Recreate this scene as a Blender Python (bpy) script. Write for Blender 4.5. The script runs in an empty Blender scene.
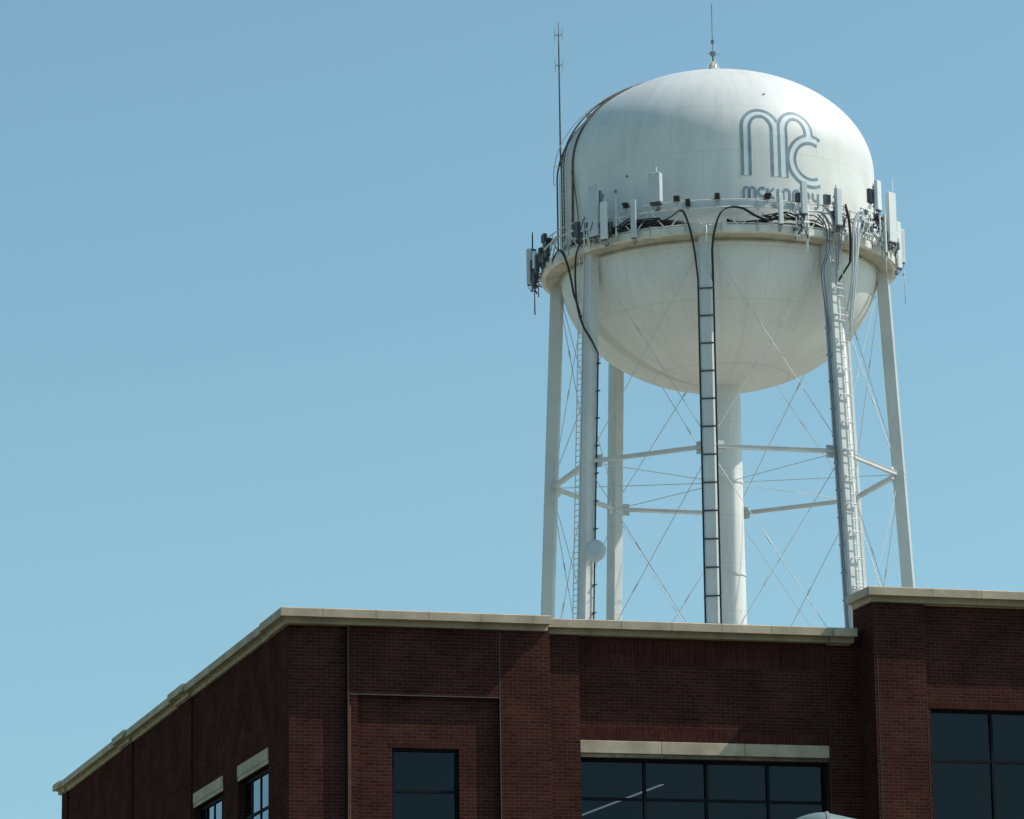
import bpy, math, random
from math import sin, cos, pi, radians as rad, sqrt, atan2
random.seed(7)
SC = bpy.context.scene
COL = SC.collection

# ------------------------------------------------------------------ helpers
class MB:
    """collects faces, builds ONE mesh object"""
    def __init__(s): s.v=[]; s.f=[]; s.uv=[]; s.sm=[]
    def face(s, pts, uv=None, smooth=False):
        b=len(s.v); s.v+= [tuple(p) for p in pts]; s.f.append(tuple(range(b,b+len(pts))))
        s.uv.append(uv); s.sm.append(smooth)
    def hexa(s, c, uvmode='box', swap=False):
        # c: 8 corners, 0-3 bottom ring ccw, 4-7 top ring
        for q in ((3,2,1,0),(4,5,6,7),(0,1,5,4),(1,2,6,5),(2,3,7,6),(3,0,4,7)):
            P=[c[i] for i in q]; s.face(P, boxuv(P,swap))
    def box(s, x0,x1,y0,y1,z0,z1, swap=False):
        x0,x1=min(x0,x1),max(x0,x1); y0,y1=min(y0,y1),max(y0,y1); z0,z1=min(z0,z1),max(z0,z1)
        s.hexa([(x0,y0,z0),(x1,y0,z0),(x1,y1,z0),(x0,y1,z0),(x0,y0,z1),(x1,y0,z1),(x1,y1,z1),(x0,y1,z1)], swap=swap)
    def bbox(s, x0,x1,y0,y1,z0,z1,b=.01):
        """box with chamfered vertical and top/bottom edges"""
        x0,x1=min(x0,x1),max(x0,x1); y0,y1=min(y0,y1),max(y0,y1)
        def ring(i,z):
            X0,X1,Y0,Y1=x0+i,x1-i,y0+i,y1-i
            return [(X0+b,Y0,z),(X1-b,Y0,z),(X1,Y0+b,z),(X1,Y1-b,z),(X1-b,Y1,z),(X0+b,Y1,z),(X0,Y1-b,z),(X0,Y0+b,z)]
        R=[ring(b,z0),ring(0,z0+b),ring(0,z1-b),ring(b,z1)]
        s.rings(R,cap=True)
    def rings(s,R,cap=False,closed=True,smooth=False):
        n=len(R[0]); b=len(s.v)
        for r in R: s.v+=[tuple(p) for p in r]
        for i in range(len(R)-1):
            for j in range(n if closed else n-1):
                k=(j+1)%n
                s.f.append((b+i*n+j,b+i*n+k,b+(i+1)*n+k,b+(i+1)*n+j)); s.uv.append(None); s.sm.append(smooth)
        if cap:
            s.f.append(tuple(b+j for j in reversed(range(n)))); s.uv.append(None); s.sm.append(False)
            m=b+(len(R)-1)*n
            s.f.append(tuple(m+j for j in range(n))); s.uv.append(None); s.sm.append(False)
    def tube(s, pts, r, n=6, cap=True, taper=None):
        pts=[V(p) for p in pts]; R=[]; prev=None
        for i,p in enumerate(pts):
            if i==0: d=pts[1]-p
            elif i==len(pts)-1: d=p-pts[i-1]
            else: d=(pts[i+1]-p).normalized()+(p-pts[i-1]).normalized()
            d.normalize()
            if prev is None:
                a=V((0,0,1)) if abs(d.z)<.9 else V((1,0,0))
                u=d.cross(a).normalized()
            else:
                u=(prev-d*prev.dot(d)).normalized()
            prev=u; w=d.cross(u)
            rr=r if taper is None else r*taper[i]
            R.append([p+u*rr*cos(2*pi*k/n)+w*rr*sin(2*pi*k/n) for k in range(n)])
        s.rings(R,cap=cap,smooth=n>5)
    def bar(s, a, b, w, h, up=(0,0,1)):
        a=V(a); b=V(b); d=(b-a).normalized(); up=V(up)
        if abs(d.dot(up))>.98: up=V((1,0,0))
        u=d.cross(up).normalized(); q=u.cross(d)
        c=[]
        for p in (a,b):
            c+=[p-u*w/2-q*h/2,p+u*w/2-q*h/2,p+u*w/2+q*h/2,p-u*w/2+q*h/2]
        s.hexa(c)
    def lathe(s, prof, n=48, smooth=True, cx=0, cy=0):
        R=[[(cx+r*sin(2*pi*k/n),cy-r*cos(2*pi*k/n),z) for k in range(n)] for r,z in prof]
        s.rings(R,smooth=smooth)
    def build(s, name, mat, parent=None, loc=None, rot=None):
        me=bpy.data.meshes.new(name); me.from_pydata([tuple(p) for p in s.v],[],s.f)
        if any(u is not None for u in s.uv):
            L=me.uv_layers.new(name='UVMap'); i=0
            for f,u in zip(s.f,s.uv):
                for j in range(len(f)):
                    L.data[i].uv = u[j] if u else (0,0); i+=1
        me.polygons.foreach_set('use_smooth', s.sm)
        me.materials.append(mat)
        me.update()
        o=bpy.data.objects.new(name,me); COL.objects.link(o)
        if parent: o.parent=parent
        if loc: o.location=loc
        if rot: o.rotation_euler=rot
        return o
from mathutils import Vector as V, Matrix
def boxuv(P,swap=False):
    a=V(P[1])-V(P[0]); b=V(P[2])-V(P[1]); n=a.cross(b)
    ax=max(range(3),key=lambda i:abs(n[i]))
    if ax==0: r=[(p[1],p[2]) for p in P]
    elif ax==1: r=[(p[0],p[2]) for p in P]
    else: r=[(p[0],p[1]) for p in P]
    return [(q[1],q[0]) for q in r] if swap else r
def thing(name,label,cat,loc=(0,0,0),rz=0,group=None):
    o=bpy.data.objects.new(name,None); COL.objects.link(o); o.empty_display_size=.3
    o.location=loc; o.rotation_euler=(0,0,rz); return tag(o,label,cat,group)
def tag(o,label=None,cat=None,group=None,kind=None):
    if label: o['label']=label
    if cat: o['category']=cat
    if group: o['group']=group
    if kind: o['kind']=kind
    return o

# ------------------------------------------------------------------ materials
def newmat(name):
    m=bpy.data.materials.new(name); m.use_nodes=True; nt=m.node_tree
    return m,nt,nt.nodes['Principled BSDF']
def N(nt,t,**k):
    n=nt.nodes.new(t)
    for a,b in k.items(): setattr(n,a,b)
    return n
def simple(name,col,rough=.6,metal=0,var=.12,scale=3.,spec=.4,stretch=None,bump=0):
    m,nt,p=newmat(name)
    p.inputs['Roughness'].default_value=rough; p.inputs['Metallic'].default_value=metal
    p.inputs['Specular IOR Level'].default_value=spec
    tc=N(nt,'ShaderNodeTexCoord'); mp=N(nt,'ShaderNodeMapping')
    if stretch: mp.inputs['Scale'].default_value=stretch
    nz=N(nt,'ShaderNodeTexNoise'); nz.inputs['Scale'].default_value=scale; nz.inputs['Detail'].default_value=6
    nt.links.new(tc.outputs['Object'],mp.inputs[0]); nt.links.new(mp.outputs[0],nz.inputs['Vector'])
    rp=N(nt,'ShaderNodeValToRGB'); rp.color_ramp.elements[0].position=.3; rp.color_ramp.elements[1].position=.7
    rp.color_ramp.elements[0].color=tuple(c*(1-var) for c in col)+(1,)
    rp.color_ramp.elements[1].color=tuple(min(1,c*(1+var)) for c in col)+(1,)
    nt.links.new(nz.outputs[0],rp.inputs[0]); nt.links.new(rp.outputs[0],p.inputs['Base Color'])
    if bump:
        b=N(nt,'ShaderNodeBump'); b.inputs['Strength'].default_value=bump; b.inputs['Distance'].default_value=.02
        nt.links.new(nz.outputs[0],b.inputs['Height']); nt.links.new(b.outputs[0],p.inputs['Normal'])
    return m
def brick(name,c1,c2,mortar):
    m,nt,p=newmat(name); p.inputs['Roughness'].default_value=1; p.inputs['Specular IOR Level'].default_value=0
    uv=N(nt,'ShaderNodeUVMap'); br=N(nt,'ShaderNodeTexBrick')
    br.inputs['Scale'].default_value=1; br.inputs['Brick Width'].default_value=.213; br.inputs['Row Height'].default_value=.0677
    br.inputs['Mortar Size'].default_value=.0075; br.inputs['Mortar Smooth'].default_value=.3; br.inputs['Bias'].default_value=-.1
    br.inputs['Color1'].default_value=c1+(1,); br.inputs['Color2'].default_value=c2+(1,); br.inputs['Mortar'].default_value=mortar+(1,)
    nt.links.new(uv.outputs[0],br.inputs['Vector'])
    # per-course and large-scale colour drift
    nz=N(nt,'ShaderNodeTexNoise'); nz.inputs['Scale'].default_value=1.1; nz.inputs['Detail'].default_value=5
    nt.links.new(uv.outputs[0],nz.inputs['Vector'])
    mp=N(nt,'ShaderNodeMapping'); mp.inputs['Scale'].default_value=(1.4,14.77,1)
    n2=N(nt,'ShaderNodeTexNoise'); n2.inputs['Scale'].default_value=1.; n2.inputs['Detail'].default_value=2
    nt.links.new(uv.outputs[0],mp.inputs[0]); nt.links.new(mp.outputs[0],n2.inputs['Vector'])
    mul=N(nt,'ShaderNodeMath',operation='MULTIPLY_ADD'); mul.inputs[1].default_value=1.3; mul.inputs[2].default_value=-.05
    nt.links.new(nz.outputs[0],mul.inputs[0])
    ad=N(nt,'ShaderNodeMath',operation='MULTIPLY_ADD'); ad.inputs[1].default_value=.7
    nt.links.new(n2.outputs[0],ad.inputs[0]); nt.links.new(mul.outputs[0],ad.inputs[2])
    mx=N(nt,'ShaderNodeMix',data_type='RGBA',blend_type='MULTIPLY'); mx.inputs[0].default_value=.8
    nt.links.new(br.outputs['Color'],mx.inputs[6]); nt.links.new(ad.outputs[0],mx.inputs[7])
    nt.links.new(mx.outputs[2],p.inputs['Base Color'])
    b=N(nt,'ShaderNodeBump'); b.inputs['Strength'].default_value=.5; b.inputs['Distance'].default_value=.006; b.invert=True
    nt.links.new(br.outputs['Fac'],b.inputs['Height']); nt.links.new(b.outputs[0],p.inputs['Normal'])
    return m
def tankpaint(name,base,grime,seams=True):
    m,nt,p=newmat(name); p.inputs['Roughness'].default_value=.5; p.inputs['Specular IOR Level'].default_value=.35
    tc=N(nt,'ShaderNodeTexCoord')
    # vertical streaks: noise sampled on (direction, z/12)
    sp=N(nt,'ShaderNodeSeparateXYZ'); nt.links.new(tc.outputs['Object'],sp.inputs[0])
    at=N(nt,'ShaderNodeMath',operation='ARCTAN2'); nt.links.new(sp.outputs[0],at.inputs[0]); nt.links.new(sp.outputs[1],at.inputs[1])
    cb=N(nt,'ShaderNodeCombineXYZ'); 
    m1=N(nt,'ShaderNodeMath',operation='MULTIPLY'); m1.inputs[1].default_value=9.; nt.links.new(at.outputs[0],m1.inputs[0])
    m2=N(nt,'ShaderNodeMath',operation='MULTIPLY'); m2.inputs[1].default_value=.35; nt.links.new(sp.outputs[2],m2.inputs[0])
    nt.links.new(m1.outputs[0],cb.inputs[0]); nt.links.new(m2.outputs[0],cb.inputs[1])
    n1=N(nt,'ShaderNodeTexNoise'); n1.inputs['Scale'].default_value=1; n1.inputs['Detail'].default_value=6; n1.inputs['Roughness'].default_value=.6
    nt.links.new(cb.outputs[0],n1.inputs['Vector'])
    n2=N(nt,'ShaderNodeTexNoise'); n2.inputs['Scale'].default_value=.35; n2.inputs['Detail'].default_value=5
    nt.links.new(tc.outputs['Object'],n2.inputs['Vector'])
    r1=N(nt,'ShaderNodeValToRGB'); r1.color_ramp.elements[0].position=.45; r1.color_ramp.elements[1].position=.8
    nt.links.new(n1.outputs[0],r1.inputs[0])
    r2=N(nt,'ShaderNodeValToRGB'); r2.color_ramp.elements[0].position=.38; r2.color_ramp.elements[1].position=.72
    nt.links.new(n2.outputs[0],r2.inputs[0])
    mm=N(nt,'ShaderNodeMath',operation='MULTIPLY_ADD'); mm.inputs[1].default_value=.32
    m3=N(nt,'ShaderNodeMath',operation='MULTIPLY'); m3.inputs[1].default_value=.24; nt.links.new(r2.outputs[0],m3.inputs[0])
    nt.links.new(r1.outputs[0],mm.inputs[0]); nt.links.new(m3.outputs[0],mm.inputs[2])
    mx=N(nt,'ShaderNodeMix',data_type='RGBA'); mx.inputs[6].default_value=base+(1,); mx.inputs[7].default_value=grime+(1,)
    nt.links.new(mm.outputs[0],mx.inputs[0]); out=mx.outputs[2]
    if seams:
        # brown run-off stain down the left shoulder
        b1=N(nt,'ShaderNodeMath',operation='ADD'); b1.inputs[1].default_value=2.02; nt.links.new(at.outputs[0],b1.inputs[0])
        b2=N(nt,'ShaderNodeMath',operation='ABSOLUTE'); nt.links.new(b1.outputs[0],b2.inputs[0])
        b3=N(nt,'ShaderNodeMapRange'); b3.inputs[1].default_value=.0; b3.inputs[2].default_value=.13; b3.inputs[3].default_value=.75; b3.inputs[4].default_value=0; nt.links.new(b2.outputs[0],b3.inputs[0])
        b4=N(nt,'ShaderNodeMath',operation='MULTIPLY'); nt.links.new(b3.outputs[0],b4.inputs[0]); nt.links.new(n1.outputs[0],b4.inputs[1])
        b5=N(nt,'ShaderNodeMix',data_type='RGBA'); b5.inputs[7].default_value=(.34,.27,.15,1); nt.links.new(b4.outputs[0],b5.inputs[0]); nt.links.new(out,b5.inputs[6]); out=b5.outputs[2]
        # weld lines: horizontal rings every 2.4 m, vertical plate joints every 18 deg, staggered per course
        zz=N(nt,'ShaderNodeMath',operation='DIVIDE'); zz.inputs[1].default_value=2.4; nt.links.new(sp.outputs[2],zz.inputs[0])
        fr=N(nt,'ShaderNodeMath',operation='FRACT'); nt.links.new(zz.outputs[0],fr.inputs[0])
        lt=N(nt,'ShaderNodeMath',operation='LESS_THAN'); lt.inputs[1].default_value=.018; nt.links.new(fr.outputs[0],lt.inputs[0])
        fl=N(nt,'ShaderNodeMath',operation='FLOOR'); nt.links.new(zz.outputs[0],fl.inputs[0])
        a1=N(nt,'ShaderNodeMath',operation='MULTIPLY'); a1.inputs[1].default_value=20/(2*pi); nt.links.new(at.outputs[0],a1.inputs[0])
        a2=N(nt,'ShaderNodeMath',operation='MULTIPLY_ADD'); a2.inputs[1].default_value=.37; nt.links.new(fl.outputs[0],a2.inputs[0]); nt.links.new(a1.outputs[0],a2.inputs[2])
        f2=N(nt,'ShaderNodeMath',operation='FRACT'); nt.links.new(a2.outputs[0],f2.inputs[0])
        l2=N(nt,'ShaderNodeMath',operation='LESS_THAN'); l2.inputs[1].default_value=.016; nt.links.new(f2.outputs[0],l2.inputs[0])
        mxx=N(nt,'ShaderNodeMath',operation='MAXIMUM'); nt.links.new(lt.outputs[0],mxx.inputs[0]); nt.links.new(l2.outputs[0],mxx.inputs[1])
        ms=N(nt,'ShaderNodeMath',operation='MULTIPLY'); ms.inputs[1].default_value=.3; nt.links.new(mxx.outputs[0],ms.inputs[0])
        m5=N(nt,'ShaderNodeMix',data_type='RGBA'); m5.inputs[7].default_value=grime+(1,)
        nt.links.new(ms.outputs[0],m5.inputs[0]); nt.links.new(out,m5.inputs[6]); out=m5.outputs[2]
        # rust specks near the dome shoulder weld
        n3=N(nt,'ShaderNodeTexNoise'); n3.inputs['Scale'].default_value=5.; n3.inputs['Detail'].default_value=3
        mpp=N(nt,'ShaderNodeMapping'); mpp.inputs['Scale'].default_value=(1,1,.35); nt.links.new(tc.outputs['Object'],mpp.inputs[0]); nt.links.new(mpp.outputs[0],n3.inputs['Vector'])
        r3=N(nt,'ShaderNodeValToRGB'); r3.color_ramp.elements[0].position=.705; r3.color_ramp.elements[1].position=.79
        nt.links.new(n3.outputs[0],r3.inputs[0])
        m6=N(nt,'ShaderNodeMath',operation='MULTIPLY'); m6.inputs[1].default_value=.5; nt.links.new(r3.outputs[0],m6.inputs[0])
        m7=N(nt,'ShaderNodeMix',data_type='RGBA'); m7.inputs[7].default_value=(.30,.20,.10,1)
        nt.links.new(m6.outputs[0],m7.inputs[0]); nt.links.new(out,m7.inputs[6]); out=m7.outputs[2]
    nt.links.new(out,p.inputs['Base Color'])
    b=N(nt,'ShaderNodeBump'); b.inputs['Strength'].default_value=.25; b.inputs['Distance'].default_value=.05
    nt.links.new(n2.outputs[0],b.inputs['Height']); nt.links.new(b.outputs[0],p.inputs['Normal'])
    return m
def glassmat(name,tint,ior=1.55,bump=.05):
    m=bpy.data.materials.new(name); m.use_nodes=True; nt=m.node_tree; nt.nodes.clear()
    o=N(nt,'ShaderNodeOutputMaterial'); mx=N(nt,'ShaderNodeMixShader'); t=N(nt,'ShaderNodeBsdfTransparent'); g=N(nt,'ShaderNodeBsdfGlossy')
    t.inputs[0].default_value=tint+(1,); g.inputs['Roughness'].default_value=.02; g.inputs['Color'].default_value=(.85,.93,1,1)
    lw_=N(nt,'ShaderNodeLayerWeight'); lw_.inputs[0].default_value=.5
    pw=N(nt,'ShaderNodeMath',operation='POWER'); pw.inputs[1].default_value=5; nt.links.new(lw_.outputs['Facing'],pw.inputs[0])
    f0=((ior-1)/(ior+1))**2; f=N(nt,'ShaderNodeMath',operation='MULTIPLY_ADD'); f.inputs[1].default_value=1-f0; f.inputs[2].default_value=f0; nt.links.new(pw.outputs[0],f.inputs[0])
    nz=N(nt,'ShaderNodeTexNoise'); nz.inputs['Scale'].default_value=.8; b=N(nt,'ShaderNodeBump'); b.inputs['Strength'].default_value=bump; b.inputs['Distance'].default_value=.05
    tc=N(nt,'ShaderNodeTexCoord'); nt.links.new(tc.outputs['Object'],nz.inputs['Vector'])
    nt.links.new(nz.outputs[0],b.inputs['Height']); nt.links.new(b.outputs[0],g.inputs['Normal'])
    nt.links.new(f.outputs[0],mx.inputs[0]); nt.links.new(t.outputs[0],mx.inputs[1]); nt.links.new(g.outputs[0],mx.inputs[2]); nt.links.new(mx.outputs[0],o.inputs[0])
    return m
M={}
M['brick']=brick('red_brick',(.072,.0235,.0180),(.047,.0155,.0120),(.082,.053,.043))
M['soldier']=brick('soldier_brick',(.076,.0235,.0180),(.053,.016,.0125),(.066,.041,.034))
M['stone']=simple('cast_stone',(.46,.365,.255),.85,var=.2,scale=2.2,bump=.15)
M['mortar']=simple('dark_joint',(.10,.09,.07),.9)
M['sealant']=simple('pale_sealant',(.088,.068,.062),.8)
M['dsealant']=simple('dark_sealant',(.05,.036,.032),.8)
M['stain']=simple('rust_brick_edge',(.16,.055,.03),.9,var=.3,scale=8)
M['frame']=simple('dark_bronze_frame',(.006,.008,.010),.6,spec=.12)
M['glass']=glassmat('tinted_glass',(.26,.32,.36),1.36)
M['glass_side']=glassmat('side_glass',(.30,.34,.36),1.75,0.0)
M['inside']=simple('interior_grey',(.05,.05,.05),.9)
M['roof']=simple('roof_membrane',(.35,.34,.32),.9)
M['tank']=tankpaint('tank_white_paint',(.72,.71,.68),(.42,.41,.38))
M['steel']=tankpaint('tower_white_paint',(.60,.61,.59),(.32,.32,.30),False)
M['platf']=simple('platform_paint',(.62,.60,.54),.65,var=.18,scale=1.5)
M['platu']=simple('stained_girder',(.42,.38,.30),.75,var=.25,scale=1.2)
M['rod']=simple('rod_paint',(.55,.56,.55),.5)
M['galv']=simple('galvanised_steel',(.42,.45,.47),.45,metal=.3,var=.15,scale=6)
M['gray']=simple('antenna_grey',(.50,.54,.56),.5,var=.06)
M['lgray']=simple('antenna_pale',(.66,.68,.67),.5,var=.06)
M['dgray']=simple('dark_equipment',(.06,.07,.08),.55,var=.3)
M['mgray']=simple('mid_equipment',(.20,.22,.24),.55,var=.3)
M['cable']=simple('black_coax',(.022,.023,.028),.5,var=.3)
M['bcable']=simple('blue_grey_conduit',(.10,.15,.21),.5,var=.2)
M['black']=simple('black_box',(.012,.012,.014),.5)
M['brown']=simple('brown_ladder_steel',(.13,.10,.085),.7,var=.3,scale=4)
M['logo']=simple('faded_blue_paint',(.19,.265,.315),.55,var=.25,scale=1.5)
M['logof']=simple('pale_blue_paint',(.66,.71,.71),.55,var=.08,scale=1.5)
M['lampshell']=simple('lamp_shell',(.17,.225,.215),.4,var=.08)
M['lamplens']=simple('lamp_lens',(.30,.38,.40),.25,var=.08)
def emis(name,col,s):
    m,nt,p=newmat(name); p.inputs['Emission Color'].default_value=col+(1,); p.inputs['Emission Strength'].default_value=s; p.inputs['Base Color'].default_value=(.8,.8,.8,1); return m
M['tubelight']=emis('tube_light',(1,.97,.85),1.6)
M['grass']=simple('dry_grass',(.16,.17,.07),.95,var=.35,scale=.05)
M['asphalt']=simple('asphalt',(.055,.055,.055),.92,var=.2,scale=.8,bump=.3)
M['concrete']=simple('pale_concrete',(.44,.42,.385),.9,var=.12,scale=.2,bump=.1)
M['paint']=simple('road_paint',(.75,.75,.72),.7)

# ------------------------------------------------------------------ camera
f_px,pitch,roll=3634.8,.2211,-.0137
F=V((0,cos(pitch),sin(pitch))); R=V((1,0,0)); U=R.cross(F)
R2=R*cos(roll)+U*sin(roll); U2=-R*sin(roll)+U*cos(roll)
cd=bpy.data.cameras.new('Camera'); cam=bpy.data.objects.new('Camera',cd); COL.objects.link(cam)
cd.sensor_width=36; cd.lens=f_px/1024*36; cd.clip_end=20000; cd.clip_start=.5
m=Matrix.Identity(4)
for i in range(3): m[i][0]=R2[i]; m[i][1]=U2[i]; m[i][2]=-F[i]
m[2][3]=1.6; cam.matrix_world=m; SC.camera=cam

# ------------------------------------------------------------------ light
SUN_AZ,SUN_EL=rad(89.5),rad(48)
w=bpy.data.worlds.new('World'); SC.world=w; w.use_nodes=True; nt=w.node_tree
bg=nt.nodes['Background']; sky=N(nt,'ShaderNodeTexSky',sky_type='NISHITA'); sky.sun_disc=False
sky.sun_elevation=SUN_EL; sky.sun_rotation=SUN_AZ; sky.air_density=1.0; sky.dust_density=1.0; sky.ozone_density=1.5
# the hazy belt at the horizon is thin that day: look the sky up slightly above the true direction
g_=N(nt,'ShaderNodeTexCoord'); sx=N(nt,'ShaderNodeSeparateXYZ'); cx_=N(nt,'ShaderNodeCombineXYZ'); nt.links.new(g_.outputs['Generated'],sx.inputs[0])
q1=N(nt,'ShaderNodeMath',operation='MULTIPLY'); nt.links.new(sx.outputs[2],q1.inputs[0]); nt.links.new(sx.outputs[2],q1.inputs[1])
q2=N(nt,'ShaderNodeMath',operation='ADD'); q2.inputs[1].default_value=.034; nt.links.new(q1.outputs[0],q2.inputs[0])
q3=N(nt,'ShaderNodeMath',operation='SQRT'); nt.links.new(q2.outputs[0],q3.inputs[0])
nt.links.new(sx.outputs[0],cx_.inputs[0]); nt.links.new(sx.outputs[1],cx_.inputs[1]); nt.links.new(q3.outputs[0],cx_.inputs[2]); nt.links.new(cx_.outputs[0],sky.inputs[0])
tm=N(nt,'ShaderNodeMix',data_type='RGBA',blend_type='MULTIPLY'); tm.inputs[0].default_value=1; tm.inputs[7].default_value=(1.08,1.32,1.12,1)
nt.links.new(sky.outputs[0],tm.inputs[6]); nt.links.new(tm.outputs[2],bg.inputs[0]); bg.inputs[1].default_value=.15
sl=bpy.data.lights.new('sun','SUN'); sl.energy=4.8; sl.angle=rad(.53); sl.color=(1,.95,.885)
so=bpy.data.objects.new('sun',sl); COL.objects.link(so)
sd=V((sin(SUN_AZ)*cos(SUN_EL),cos(SUN_AZ)*cos(SUN_EL),sin(SUN_EL))); so.rotation_euler=sd.to_track_quat('Z','Y').to_euler(); so.location=(60,40,90)
SC.view_settings.view_transform='Standard'; SC.view_settings.look='None'; SC.view_settings.exposure=-.17; SC.view_settings.gamma=1
SC.view_settings.use_curve_mapping=False

# ------------------------------------------------------------------ ground
g=MB(); g.face([(-4000,-4000,0),(4000,-4000,0),(4000,4000,0),(-4000,4000,0)]); tag(g.build('ground',M['grass']),kind='structure')
g=MB(); g.face([(-60,-40,.004),(75,-40,.004),(75,66,.004),(-60,66,.004)]); tag(g.build('parking_lot',M['asphalt']),kind='structure')
g=MB()
for i in range(16): g.face([(-30+i*2.8,40,.008),(-29.9+i*2.8,40,.008),(-29.9+i*2.8,45,.008),(-30+i*2.8,45,.008)])
tag(g.build('parking_line_paint',M['paint']),kind='structure')
g=MB(); g.face([(-45,112,.004),(75,112,.004),(75,250,.004),(-45,250,.004)]); tag(g.build('concrete_yard',M['concrete']),kind='structure')

# ------------------------------------------------------------------ brick building
BR=atan2(.27471792,.96152486)
P0=V((-4.3931,69.862,0))
bld=thing('brick_building','dark red brick office building with cast stone coping, in front of the water tower','building',P0,BR)
TH=.30
def wall(mb,x0,x1,y0,z0,z1,ops=(),th=TH):
    """wall in the x-z plane, front face at y0, openings (xa,xb,za,zb)"""
    xs=sorted({x0,x1,*[o[0] for o in ops],*[o[1] for o in ops]}); zs=sorted({z0,z1,*[o[2] for o in ops],*[o[3] for o in ops]})
    for i in range(len(xs)-1):
        for j in range(len(zs)-1):
            cx,cz=(xs[i]+xs[i+1])/2,(zs[j]+zs[j+1])/2
            if any(o[0]<cx<o[1] and o[2]<cz<o[3] for o in ops): continue
            mb.box(xs[i],xs[i+1],y0,y0+th,zs[j],zs[j+1])
def wally(mb,y0,y1,x0,z0,z1,ops=(),th=TH):
    xs=sorted({y0,y1,*[o[0] for o in ops],*[o[1] for o in ops]}); zs=sorted({z0,z1,*[o[2] for o in ops],*[o[3] for o in ops]})
    for i in range(len(xs)-1):
        for j in range(len(zs)-1):
            cx,cz=(xs[i]+xs[i+1])/2,(zs[j]+zs[j+1])/2
            if any(o[0]<cx<o[1] and o[2]<cz<o[3] for o in ops): continue
            mb.box(x0,x0+th,xs[i],xs[i+1],zs[j],zs[j+1])
ZT=13.16
FL=(0,4.2,8.2)   # drop of each storey below the top one
small=[(2.05,3.40,8.2-d,10.72-d) for d in (0,4.2)]+[(2.05,3.4,.6,2.4)]
wide=[(5.98,11.22,8.3-d,10.66-d) for d in (0,4.2)]+[(5.98,11.22,.6,2.4)]
tallw=[(13.15,19.3,8.3-d,11.71-d) for d in (0,4.4)]+[(13.15,19.3,.6,2.8)]
wf=MB()
wall(wf,0.30,1.15,0,0,ZT)                        # corner pier
wall(wf,1.15,1.34,-.12,0,11.73)                  # narrow proud strip
wall(wf,1.15,4.21,-.12,11.73,ZT)                 # band over the small window
wall(wf,1.34,4.21,0,0,11.73,small)               # recessed panel
wall(wf,4.21,5.24,-.12,0,ZT,th=.6)               # wide pier
wall(wf,5.24,5.92,.12,0,ZT,th=.6)                # its stepped back half
wall(wf,5.92,11.24,.34,0,ZT,wide)                # wall over the wide window
wall(wf,11.24,12.2,.32,0,ZT)
wf.build('wall',M['brick'],bld)
wt=MB()
TX=11.92; TY=-.58; TZ=13.90
wally(wt,TY,.52,TX,0,TZ,th=.35)
wally(wt,.52,24,TX,0,12.7,th=.35)
wall(wt,TX+.35,20.25,.10,12.7,TZ,th=.30)
wall(wt,TX+.35,13.03,TY,0,TZ)
wall(wt,13.03,19.6,TY+.12,0,TZ,tallw)
wall(wt,19.6,20.6,TY,0,TZ)
wally(wt,TY+.30+.16,24,20.25,0,12.7,th=.35)
wall(wt,TX,20.6,24,0,12.7)
wt.build('wall',M['brick'],bld)
SK=-.004
sides=[(1.94,5.0,8.2-d,10.6-d) for d in (0,4.2)]+[(6.58,9.9,8.2-d,10.6-d) for d in (0,4.2)]
ws=MB()
wally(ws,0,28.8,0,0,ZT,sides)
for a,b in ((10.0,11.65),(17.7,19.25),(27.9,28.8)): ws.box(-.05,0,a,b,0,ZT)
wall(ws,.3,11.6,28.5,0,ZT)
ws.build('wall',M['brick'],bld,rot=(0,0,SK))
# pale expansion joints
for q in ((1.138,1.158,-.127,-.12,0,ZT),(4.20,4.218,-.127,-.12,0,ZT),(1.17,4.19,-.129,-.12,11.725,11.745),
          (11.235,11.25,.31,.32,0,ZT),(TX+.06,TX+.075,TY-.006,TY,0,TZ),(13.02,13.035,TY-.006,TY,0,11.9)):
    j=MB(); j.box(*q); j.build('expansion_joint',M['sealant'] if q[0]<5 else M['dsealant'],bld)
j=MB(); j.box(1.165,1.20,-.125,-.12,9.,11.5); j.build('rust_stain',M['stain'],bld)
# soldier courses
SO=[(5.93,11.23,.332,.34,12.53,12.775),(5.93,11.23,.332,.34,12.785,13.05),(5.93,11.23,.328,.34,11.005,11.245)]
SO+=[(o[0]-.06,o[1]+.06,-.006,0,o[3],o[3]+.10) for o in small]+[(o[0]-.06,19.5,TY+.11,TY+.12,o[3],o[3]+.11) for o in tallw]
for q in SO:
    b=MB(); b.box(*q,True); b.build('soldier_course',M['soldier'],bld)
# lintels
for d in (0,4.2):
    l=MB(); l.bbox(5.93,7.66,.30,.5,10.75-d,11.0-d,.008); l.bbox(7.666,9.42,.30,.5,10.75-d,11.0-d,.008); l.bbox(9.426,11.23,.30,.5,10.75-d,11.0-d,.008)
    l.bbox(5.93,11.23,.34,.55,10.665-d,10.75-d,.006); l.build('lintel',M['stone'],bld)
    for a,b in ((1.94,5.0),(6.58,9.9)):
        l=MB(); l.bbox(-.02,.2,a,b,10.70-d,10.93-d,.008); l.bbox(-.008,.2,a,b,10.61-d,10.70-d,.006); l.build('lintel',M['stone'],bld,rot=(0,0,SK))
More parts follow.
